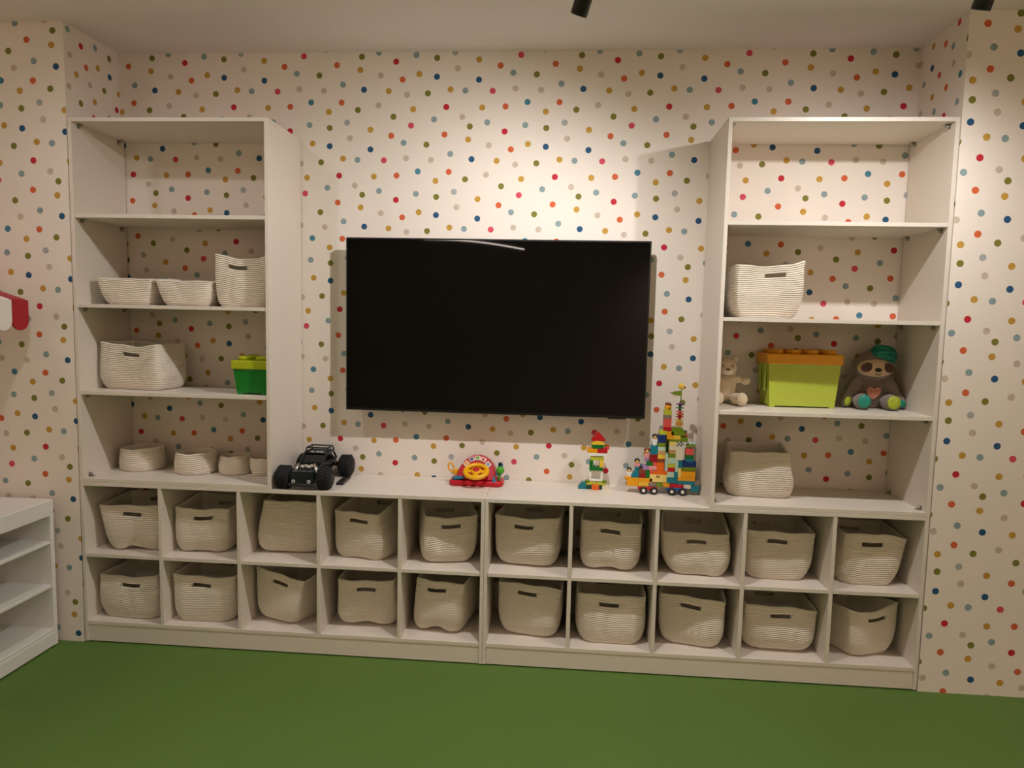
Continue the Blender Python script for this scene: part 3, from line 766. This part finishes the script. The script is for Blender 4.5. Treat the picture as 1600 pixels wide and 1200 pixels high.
# dashboard: domed wedge leaning back
prof = [(.090*math.cos(a), .103*math.sin(a)) for a in [PI*i/20 for i in range(21)]]
rings = []
for k, off in ((1.0, 0.0), (1.0, .010), (.93, .016)):
    rings.append([(x*k, -.040+z*k*.52-off*.9+.02, .022+z*k*1.0+off*.5) for x, z in prof])
dash = [[(x, .055, .022+max(z, 0)*1.0) for x, z in prof]]+[[(x*k, -.030+z*k*.70-off, .022+z*k*.99+off*.6) for x, z in prof] for k, off in ((1.0, 0), (1.0, .008), (.94, .013))]
loft(dash).build('dashboard', TRD, sw)
# the face plane leans back: normal
ang = math.atan2(.99, .70)          # elevation of the face
FM = lambda x, s, up=0.0: TR(x, -.030+s*.70*.1-.013, .022+s*.99*.1+.008) @ RX(ang)
cols5 = [(232, 150, 60), (80, 50, 120), (120, 150, 40), (205, 90, 60), (120, 140, 160)]
for k, a in enumerate((2.35, 1.95, 1.57, 1.19, .79)):
    x = .072*math.cos(a); s = .86*math.sin(a)
    M_ = FM(x, s) @ RZ(a-PI/2)
    key = MB().box(-.0125, .0125, -.011, .011, -.004, .006, .002, M_).build('melody_key', mat('key_white', (236, 228, 214), .4), sw)
    MB().box(-.008, .008, -.007, .007, .0055, .0068, 0, M_).build('key_picture', mat('key_print_%d' % k, cols5[k], .5), key)
WM = TR(.004, -.066, .072) @ RX(math.radians(23))
whl = MB().torus((0, 0, 0), .049, .0105, None, 36, 12); whl.v = [tuple(WM @ Vector(p)) for p in whl.v]
wheel = whl.build('steering_wheel', TYE, sw)
sp_ = MB()
for a in (0, PI, -PI/2):
    sp_.box(.012, .045, -.010, .010, -.004, .004, .003, WM @ RZ(a))
sp_.build('spoke', TYE, wheel)
hub = MB().lathe([(.024, -.008), (.024, .006), (.020, .010), (.001, .010)], 24, WM).build('hub', TYE, wheel)
MB().lathe([(.016, .008), (.016, .012), (.010, .0165), (.001, .018)], 24, WM).build('horn_button', TRD, wheel)
MB().cyl(tuple(WM @ Vector((0, 0, -.008))), tuple(WM @ Vector((0, 0, -.04))), .012, n=14).build('steering_column', TYE, sw)
MB().tube([(-.105, -.045, .030), (-.085, -.050, .036), (-.050, -.055, .040)], [.006, .009, .005], 10).build('ignition_key', TBL, sw)
MB().tube([(-.100, .0, .05), (-.118, .0, .052), (-.132, .0, .066), (-.134, .0, .084), (-.126, .0, .094), (-.116, .0, .088), (-.108, .0, .07)], .0042, 8).build('side_handle', TYE, sw)
MB().box(-.110, -.088, -.012, .012, .04, .066, .004).build('handle_mount', TYE, sw)
MB().tube([(.104, -.03, .024), (.106, -.032, .056)], .006, 10).build('gear_stick', TGR, sw)
MB().ell((.109, -.034, .074), (.019, .017, .018), 18, 12).build('gear_knob', TGR, sw)
mir = MB().prism([(-.012, 0), (.012, 0), (.014, .05), (.006, .062), (-.008, .058)], -.005, .005, TR(.098, .015, .040) @ RY(.12)).build('side_mirror', TBL, sw)
MB().ell((.105, .010, .094), (.009, .006, .008), 12, 8).build('mirror_cap', TBK, sw)
MB().lathe([(.011, 0), (.011, .004), (.005, .008), (.004, .022), (.001, .024)], 14, TR(.083, -.048, .024)).build('signal_lever', TBL, sw)

# ------------------------------------------------------------------ plush toys
def plush_mesh(name, m, parent, blobs, voxel=.0035):
    mb = MB()
    for c, r, M_ in blobs: mb.ell(c, r, 20, 14, M_)
    o_ = mb.build(name, m, parent, recalc=False)
    rm = o_.modifiers.new('remesh', 'REMESH'); rm.mode = 'VOXEL'; rm.voxel_size = voxel; rm.use_smooth_shade = True
    sm = o_.modifiers.new('smooth', 'SMOOTH'); sm.factor = .5; sm.iterations = 4
    return o_
M_BEAR = mat('cream_plush', (226, 206, 176), .95, bump=.8, bscale=260, var=.06, vscale=60, sheen=.4)
M_MUZ = mat('muzzle_plush', (240, 226, 206), .95, bump=.6, bscale=260, sheen=.3)
M_NOSE = mat('nose_thread', (120, 92, 76), .7)
br_ = thing('plush_bear', 'cream plush bear with outstretched arm beside the lime green box', 'plush toy', (2.828, .262, SH[0]), -.10)
plush_mesh('body', M_BEAR, br_, [
    ((0, 0, .075), (.046, .040, .062), None),
    ((0, -.004, .160), (.046, .042, .044), None),
    ((-.036, .008, .197), (.016, .010, .017), None), ((.036, .008, .197), (.016, .010, .017), None),
    ((.048, -.012, .112), (.040, .017, .017), RY(.12)), ((.080, -.022, .106), (.021, .018, .018), None),
    ((-.040, -.020, .104), (.026, .017, .017), RY(-.7)), ((-.052, -.030, .086), (.019, .018, .018), None),
    ((.046, -.052, .028), (.025, .048, .026), RZ(.35)), ((.060, -.086, .031), (.026, .018, .029), RZ(.3)),
    ((-.036, -.052, .028), (.025, .048, .026), RZ(-.1)), ((-.040, -.086, .031), (.026, .018, .029), RZ(-.1)),
])
MB().ell((.002, -.040, .148), (.024, .016, .018), 16, 10).build('muzzle', M_MUZ, br_)
MB().ell((.002, -.055, .155), (.009, .005, .006), 12, 8).build('nose', M_NOSE, br_)
for sx in (-1, 1): MB().ell((sx*.020+.002, -.041, .170), (.0042, .0035, .0045), 10, 8).build('eye', M_NOSE, br_)
MB().torus((0, -.006, .122), .030, .0045, None, 28, 8).build('neck_ribbon', mat('bear_ribbon', (196, 176, 150), .8), br_)

M_SLO = mat('grey_plush', (128, 112, 102), .95, bump=.9, bscale=240, var=.12, vscale=50, sheen=.4)
M_FACE = mat('sloth_face', (214, 180, 146), .9, bump=.5, bscale=260, sheen=.3)
M_PATCH = mat('sloth_eye_patch', (92, 68, 54), .9)
M_TEAL = mat('teal_satin', (24, 132, 112), .45, bump=.5, bscale=90, var=.35, vscale=45)
M_LIME = mat('lime_satin', (160, 176, 40), .5, bump=.5, bscale=120, var=.45, vscale=120)
sl = thing('plush_sloth', 'grey plush sloth with teal nightcap sitting in the right corner', 'plush toy', (3.450, .262, SH[0]), -.06)
plush_mesh('body', M_SLO, sl, [
    ((0, .012, .070), (.062, .048, .072), None),
    ((.0, .0, .180), (.088, .058, .060), None), ((0, .004, .208), (.064, .048, .044), None),
    ((-.078, -.004, .085), (.030, .028, .062), RY(.42)), ((-.104, -.016, .040), (.024, .022, .038), RY(.2)),
    ((.078, -.004, .082), (.032, .028, .064), RY(-.45)), ((.108, -.016, .036), (.026, .022, .036), RY(-.3)),
    ((-.055, -.055, .034), (.034, .045, .034), RZ(-.2)), ((.058, -.055, .034), (.034, .045, .034), RZ(.2)),
])
face = MB()
face.ell((0, -.034, .178), (.076, .032, .040), 24, 14)
face.build('face', M_FACE, sl)
for sx in (-1, 1):
    p_ = MB().ell((sx*.044, -.058, .180), (.025, .011, .020), 18, 10, RY(sx*.45)).build('eye_patch', M_PATCH, sl)
    MB().torus((sx*.042, -.0688, .180), .010, .0014, RX(PI/2), 18, 6).build('closed_eye', mat('eye_stitch', (52, 36, 28), .8), p_)
MB().ell((0, -.066, .170), (.014, .007, .009), 14, 8).build('nose', mat('sloth_nose', (24, 12, 14), .35), sl)
MB().tube([(-.012, -.064, .155), (-.005, -.068, .150), (.005, -.068, .150), (.012, -.064, .155)], .0016, 6).build('mouth', M_PATCH, sl)
hat = MB()
hat.lathe([(.001, 0), (.058, 0), (.060, .010), (.050, .028), (.036, .046), (.026, .052), (.001, .053)], 24, TR(.030, .004, .214) @ RY(.38))
hat.ell((.038, -.004, .262), (.046, .030, .014), 16, 8, RY(.12)); hat.ell((.074, .002, .238), (.020, .022, .034), 14, 8, RY(-.35))
hat.build('nightcap', M_TEAL, sl)
MB().tube([(-.014, -.034, .236), (.020, -.046, .246), (.060, -.040, .248), (.088, -.010, .226)], .007, 8).build('cap_band', M_TEAL, sl)
hb = [(0, -.028), (.012, -.020), (.024, -.006), (.029, .008), (.026, .020), (.017, .025), (.008, .023), (0, .017), (-.008, .023), (-.017, .025), (-.026, .020), (-.029, .008), (-.024, -.006), (-.012, -.020)]
MB().prism(hb, -.0065, .0, TR(-.006, -.040, .072) @ RX(.12)).build('heart_patch', mat('heart_peach', (186, 122, 98), .9, bump=.3, bscale=200), sl)
for x, z, m_, nm in ((-.058, .038, M_TEAL, 'foot_pad'), (.060, .036, M_LIME, 'foot_pad')):
    MB().ell((x, -.096, z), (.027, .010, .029), 18, 10).build(nm, m_, sl)
MB().ell((-.106, -.034, .032), (.014, .010, .022), 12, 8, RY(.2)).build('paw_pad', M_LIME, sl)
MB().ell((.112, -.034, .028), (.022, .010, .016), 12, 8, RY(.5)).build('paw_pad', M_TEAL, sl)

# ------------------------------------------------------------------ toy brick constructions
PAL = {'red': (186, 14, 30), 'dred': (140, 10, 28), 'salmon': (222, 84, 76), 'orange': (226, 100, 24), 'amber': (232, 156, 16), 'yellow': (232, 190, 60), 'pale': (232, 208, 120),
       'lime': (186, 190, 50), 'olive': (112, 134, 16), 'green': (6, 108, 36), 'dgreen': (10, 66, 50), 'mint': (184, 208, 186), 'teal': (16, 118, 134), 'blue': (18, 96, 170), 'navy': (8, 44, 104),
       'brown': (132, 66, 38), 'tan': (196, 152, 96), 'grey': (136, 116, 104), 'cream': (226, 214, 190), 'white': (234, 230, 222), 'lilac': (168, 128, 172), 'purple': (84, 36, 110), 'dark': (26, 22, 22), 'pink': (226, 150, 150), 'skin': (226, 170, 96)}
def bmat(c): return mat('brick_'+c, PAL[c], .32)
def build_bricks(root, rects, K, X0, Y0, depth=.032, yf=0.0):
    """rects: (x0, x1, ytop, ybottom, colour[, front offset[, depth]]) in sheet units, y downwards"""
    R_ = []
    for r in rects:
        x0, x1, y0, y1, c = r[:5]
        fo = r[5] if len(r) > 5 else 0.0
        dp = r[6] if len(r) > 6 else depth
        R_.append(((x0-X0)*K, (x1-X0)*K, (Y0-y1)*K, (Y0-y0)*K, c, yf+fo, yf+fo+dp))
    for (x0, x1, z0, z1, c, ya, yb) in R_:
        m = MB().box(x0+.0002, x1-.0002, ya, yb, z0+.0002, z1-.0002, .0008)
        nx = max(1, int(round((x1-x0)/.016))); ny = max(1, int(round((yb-ya)/.016)))
        for i in range(nx):
            for j in range(ny):
                cx = x0+(x1-x0)*(i+.5)/nx; cy = ya+(yb-ya)*(j+.5)/ny
                cov = any(q[0] < cx < q[1] and q[5] < cy < q[6] and q[2]-.002 <= z1 <= q[3]-.003 for q in R_ if not (q[0] == x0 and q[2] == z0 and q[5] == ya))
                if not cov: m.lathe([(.0047, 0), (.0047, .0038), (.004, .0044), (.0005, .0044)], 10, TR(cx, cy, z1-.0004))
        m.build('brick', bmat(c), root)

ca = thing('block_castle', 'tall colourful toy brick castle on wheels with figures beside right bookcase', 'toy', (2.570, .200, ZCT))
K = 1/(6*358.5)
CX0, CY0 = 455, 1156
build_bricks(ca, [
 (110,215,1005,1088,'amber'),(215,345,1005,1046,'amber'),(215,310,1046,1086,'yellow'),(310,384,1046,1086,'grey'),(384,446,1046,1086,'olive'),(446,508,1046,1088,'amber'),
 (508,640,1050,1094,'red'),(640,708,1054,1094,'cream'),(708,786,1060,1122,'teal'),(580,740,1019,1054,'teal'),(740,790,1012,1060,'grey'),
 (480,546,992,1046,'teal'),(546,580,936,1046,'teal'),(346,480,930,966,'orange'),(318,480,966,1040,'pale'),(480,546,936,990,'mint'),
 (216,280,926,962,'brown'),(216,280,962,1004,'dred'),(280,318,926,1004,'green'),(318,346,926,965,'salmon'),
 (250,310,886,926,'lilac'),(286,346,849,886,'green'),(310,382,886,926,'pink'),(346,382,850,886,'salmon'),(382,452,851,930,'orange'),(386,452,815,851,'brown'),
 (314,386,776,849,'dred'),(320,386,696,776,'teal'),(386,458,776,815,'yellow'),(386,458,738,776,'tan'),(386,458,700,738,'mint'),(386,458,662,700,'olive'),(386,458,585,662,'navy'),
 (392,464,546,585,'lime'),(464,528,550,626,'amber'),(528,594,586,626,'yellow'),(486,594,626,646,'olive'),(594,660,604,646,'olive'),
 (490,556,648,690,'pale'),(556,624,648,690,'white'),(490,553,690,726,'cream'),(490,553,726,764,'tan'),(490,553,764,800,'olive'),(553,622,690,822,'cream'),
 (456,486,766,930,'mint'),(486,553,800,858,'mint'),(486,553,858,896,'lime'),(482,550,896,936,'red'),(553,582,822,936,'mint'),
 (582,620,826,896,'teal'),(620,750,836,886,'navy'),(648,720,806,836,'teal'),(646,720,770,806,'green'),(646,720,716,770,'salmon'),
 (620,746,886,920,'olive'),(582,612,896,985,'pale'),(612,744,926,985,'amber'),(582,744,985,1019,'amber'),
 (430,502,510,546,'red'),(430,502,432,510,'salmon'),(430,502,396,432,'grey'),(432,502,346,396,'lime'),
], K, CX0, CY0)
cz = lambda y: (CY0-y)*K
cxx = lambda x: (x-CX0)*K
# supporting rear bricks that tie the columns together
build_bricks(ca, [(216,708,900,1046,'teal',.032,.032),(386,620,660,900,'green',.032,.024),(430,640,546,660,'yellow',.032,.020)], K, CX0, CY0)
# chassis and wheels
for (xa, xb, c, wx) in ((214, 396, 'red', (263, 362)), (480, 668, 'blue', (527, 628))):
    ch = MB().box(cxx(xa), cxx(xb), -.004, .036, cz(1118), cz(1088), .002).build('chassis', bmat(c), ca)
    for x in wx:
        for yy, sg2 in ((-.010, -1), (.042, 1)):
            wo = MB().lathe([(.010, -.005), (.0155, -.005), (.0165, -.003), (.0165, .003), (.0155, .005), (.010, .005)], 22, TR(cxx(x), yy, .0166) @ RX(PI/2)).build('wheel', bmat('dark'), ch)
            MB().lathe([(.001, 0), (.008, 0), (.007, .002), (.001, .002)], 16, TR(cxx(x), yy+sg2*.0045, .0166) @ RX(-sg2*PI/2)).build('hub_cap', bmat('white'), wo)
# slopes, arch, flag
MB().prism([(cxx(150), cz(1002)), (cxx(215), cz(1002)), (cxx(215), cz(932)), (cxx(190), cz(928)), (cxx(150), cz(975))], 0, .032).build('slope_brick', bmat('teal'), ca)
MB().prism([(cxx(505), cz(585)), (cxx(530), cz(585)), (cxx(530), cz(586)), (cxx(640), cz(586)), (cxx(640), cz(562)), (cxx(604), cz(512)), (cxx(524), cz(508)), (cxx(505), cz(530))], .0, .032).build('roof_brick', bmat('olive'), ca)
MB().ell((cxx(632), .016, cz(584)), (.016, .014, .008), 14, 8).build('round_brick', bmat('salmon'), ca)
MB().ell((cxx(634), .016, cz(556)), (.010, .010, .008), 12, 8).build('round_brick', bmat('dark'), ca)
for i in range(4):
    for j in range(3):
        if (i+j) % 2 == 0: MB().box(cxx(560+i*16), cxx(576+i*16), -.0006, .001, cz(686-j*12), cz(674-j*12)).build('checker_print', bmat('dark'), ca)
for i in (0, 1, 2):
    MB().box(cxx(380+i*12), cxx(388+i*12), -.0006, .001, cz(1000), cz(972+(i % 2)*8)).build('sticker_print', bmat('brown'), ca)
zz = [('amber', 500, 470), ('yellow', 470, 436), ('red', 432, 400), ('salmon', 400, 352), ('green', 350, 312), ('purple', 312, 280)]
for c, yb_, yt_ in zz:
    c_ = MB().lathe([(.0065, cz(yb_)), (.0065, cz(yt_)), (.001, cz(yt_))], 12, TR(cxx(580), .016, 0))
    nb = 2 if c in ('amber', 'yellow', 'salmon') else 1
    for q in range(nb):
        zc_ = cz(yb_+(yt_-yb_)*(q+.6)/nb)
        for a in range(6):
            c_.ell((cxx(580)+.0135*math.cos(a*PI/3+.3), .016+.0135*math.sin(a*PI/3+.3), zc_), (.0062, .0062, .0022), 8, 5)
    c_.build('petal_brick', bmat(c), ca)
MB().cyl((cxx(584), .016, cz(280)), (cxx(588), .016, cz(150)), .0022, n=8).build('flag_pole', bmat('olive'), ca)
MB().prism([(cxx(588), cz(218)), (cxx(588), cz(162)), (cxx(540), cz(172)), (cxx(474), cz(188)), (cxx(540), cz(208))], .0148, .0172).build('flag', bmat('olive'), ca)
dk = MB().ell((cxx(582), .016, cz(124)), (.0125, .010, .0125), 14, 10); dk.ell((cxx(604), .012, cz(136)), (.009, .007, .007), 12, 8)
dk.ell((cxx(572), .016, cz(104)), (.003, .003, .006), 8, 6).ell((cxx(592), .016, cz(104)), (.003, .003, .006), 8, 6)
dk = dk.build('animal_head', bmat('yellow'), ca)
MB().ell((cxx(612), .006, cz(130)), (.005, .003, .004), 8, 6).build('snout', bmat('brown'), dk)
# flower
fl = MB()
for a in range(7): fl.ell((cxx(694)+.012*math.cos(a*.9), .016+.010*math.sin(a*.9), cz(690)+.003*(a % 2)), (.010, .008, .006), 10, 6)
fl.build('plant_leaves', bmat('olive'), ca)
fw = MB()
for a in range(6): fw.ell((cxx(706)+.013*math.cos(a*1.05), .014+.008*math.sin(a*1.05), cz(662)), (.006, .006, .006), 10, 6)
fw.build('flower', bmat('mint'), ca)
def figure(x, ybase, ytop, hair, body, legs, hair_w=.0125):
    h = (ybase-ytop)*K; z0 = cz(ybase)
    f = MB().prism([(cxx(x)-.0095, z0+h*.28), (cxx(x)+.0095, z0+h*.28), (cxx(x)+.0070, z0+h*.60), (cxx(x)-.0070, z0+h*.60)], .008, .024).build('toy_figure', bmat(body), ca)
    MB().box(cxx(x)-.0095, cxx(x)+.0095, .008, .024, z0, z0+h*.28, .001).build('legs', bmat(legs), f)
    MB().ell((cxx(x), .015, z0+h*.74), (.0088, .0088, .0095), 14, 10).build('head', bmat('skin'), f)
    MB().ell((cxx(x), .0185, z0+h*.82), (hair_w, .0105, .0110), 14, 10).build('hair', bmat(hair), f)
    for sx in (-1, 1):
        MB().tube([(cxx(x)+sx*.0075, .016, z0+h*.56), (cxx(x)+sx*.0120, .010, z0+h*.36)], .0026, 8).build('arm', bmat(body), f)
figure(358, 696, 586, 'dark', 'white', 'white')
figure(290, 849, 716, 'brown', 'pink', 'lilac', .0145)
figure(200, 930, 828, 'dark', 'pink', 'teal')
figure(128, 1005, 920, 'dark', 'white', 'white', .011)
MB().ell((cxx(101), .004, cz(1012)), (.0075, .0075, .0105), 12, 8).build('lantern', bmat('amber'), ca)
hd = MB().lathe([(.013, 0), (.0145, .006), (.0145, .014), (.012, .019), (.001, .0195)], 18, TR(cxx(467), .016, cz(346))).build('giant_head', bmat('amber'), ca)
MB().ell((cxx(470), .017, cz(296)), (.0155, .014, .0085), 16, 8, RY(.15)).build('hair', bmat('brown'), hd)
MB().box(cxx(478), cxx(483), -.0002, .004, cz(345), cz(325)).build('face_print', bmat('dark'), hd)

tb = thing('block_tower', 'small toy brick tower with red pointed roof left of the castle', 'toy', (2.272, .240, ZCT))
K2 = 1/(10.91*346.5)
TX0, TY0 = 440, 1128
build_bricks(tb, [
 (280,375,1052,1108,'dgreen'),(500,556,1052,1108,'dgreen'),(375,500,1046,1128,'orange',-.012,.030),(375,500,1052,1108,'dgreen',.018,.014),
 (268,620,1004,1050,'lime'),(330,392,626,742,'green'),(330,562,742,802,'green'),(500,568,626,742,'yellow'),(345,570,572,626,'lime'),
 (285,630,500,552,'white'),(285,456,424,500,'amber'),(456,626,426,500,'red'),
], K2, TX0, TY0)
tz = lambda y: (TY0-y)*K2
tx = lambda x: (x-TX0)*K2
MB().box(tx(365), tx(520), .004, .028, tz(572), tz(552), .001).build('brick', bmat('grey'), tb)
fr = MB()
for a, b, c, d in ((330, 362, 802, 986), (522, 560, 802, 986), (362, 522, 802, 828), (362, 522, 960, 986)):
    fr.box(tx(a), tx(b), .004, .024, tz(d), tz(c), .0006)
fr.build('window_frame', bmat('white'), tb)
MB().prism([(tx(150), tz(1128)), (tx(280), tz(1128)), (tx(280), tz(1008)), (tx(210), tz(1008)), (tx(150), tz(1090))], 0, .032).build('slope_brick', bmat('teal'), tb)
MB().prism([(tx(556), tz(1128)), (tx(720), tz(1128)), (tx(716), tz(1096)), (tx(640), tz(1052)), (tx(556), tz(1052))], 0, .032).build('slope_brick', bmat('cream'), tb)
MB().box(tx(280), tx(556), .002, .032, tz(1128), tz(1108), .0006).build('base_plate', bmat('dgreen'), tb)
for x in (298, 590):
    q = MB()
    for a in range(5): q.ell((tx(x)+.006*math.cos(a*1.26), .004+.005*math.sin(a*1.26), tz(985)), (.0045, .0045, .0065), 8, 6)
    q.build('bush', bmat('olive'), tb)
hc = lambda y0, up: [(tx(462)+math.cos(a)*.031, tz(y0)+(1 if up else -1)*math.sin(a)*.0175) for a in [PI*i/14 for i in range(15)]]
MB().prism(hc(354, True), 0, .032).build('dome_brick', bmat('yellow'), tb)
MB().prism(hc(355, False), 0, .032).build('bowl_brick', bmat('green'), tb)
MB().prism([(tx(350), tz(288)), (tx(582), tz(288)), (tx(582), tz(262)), (tx(470), tz(142)), (tx(460), tz(142)), (tx(350), tz(258))], 0, .032).build('roof_brick', bmat('red'), tb)
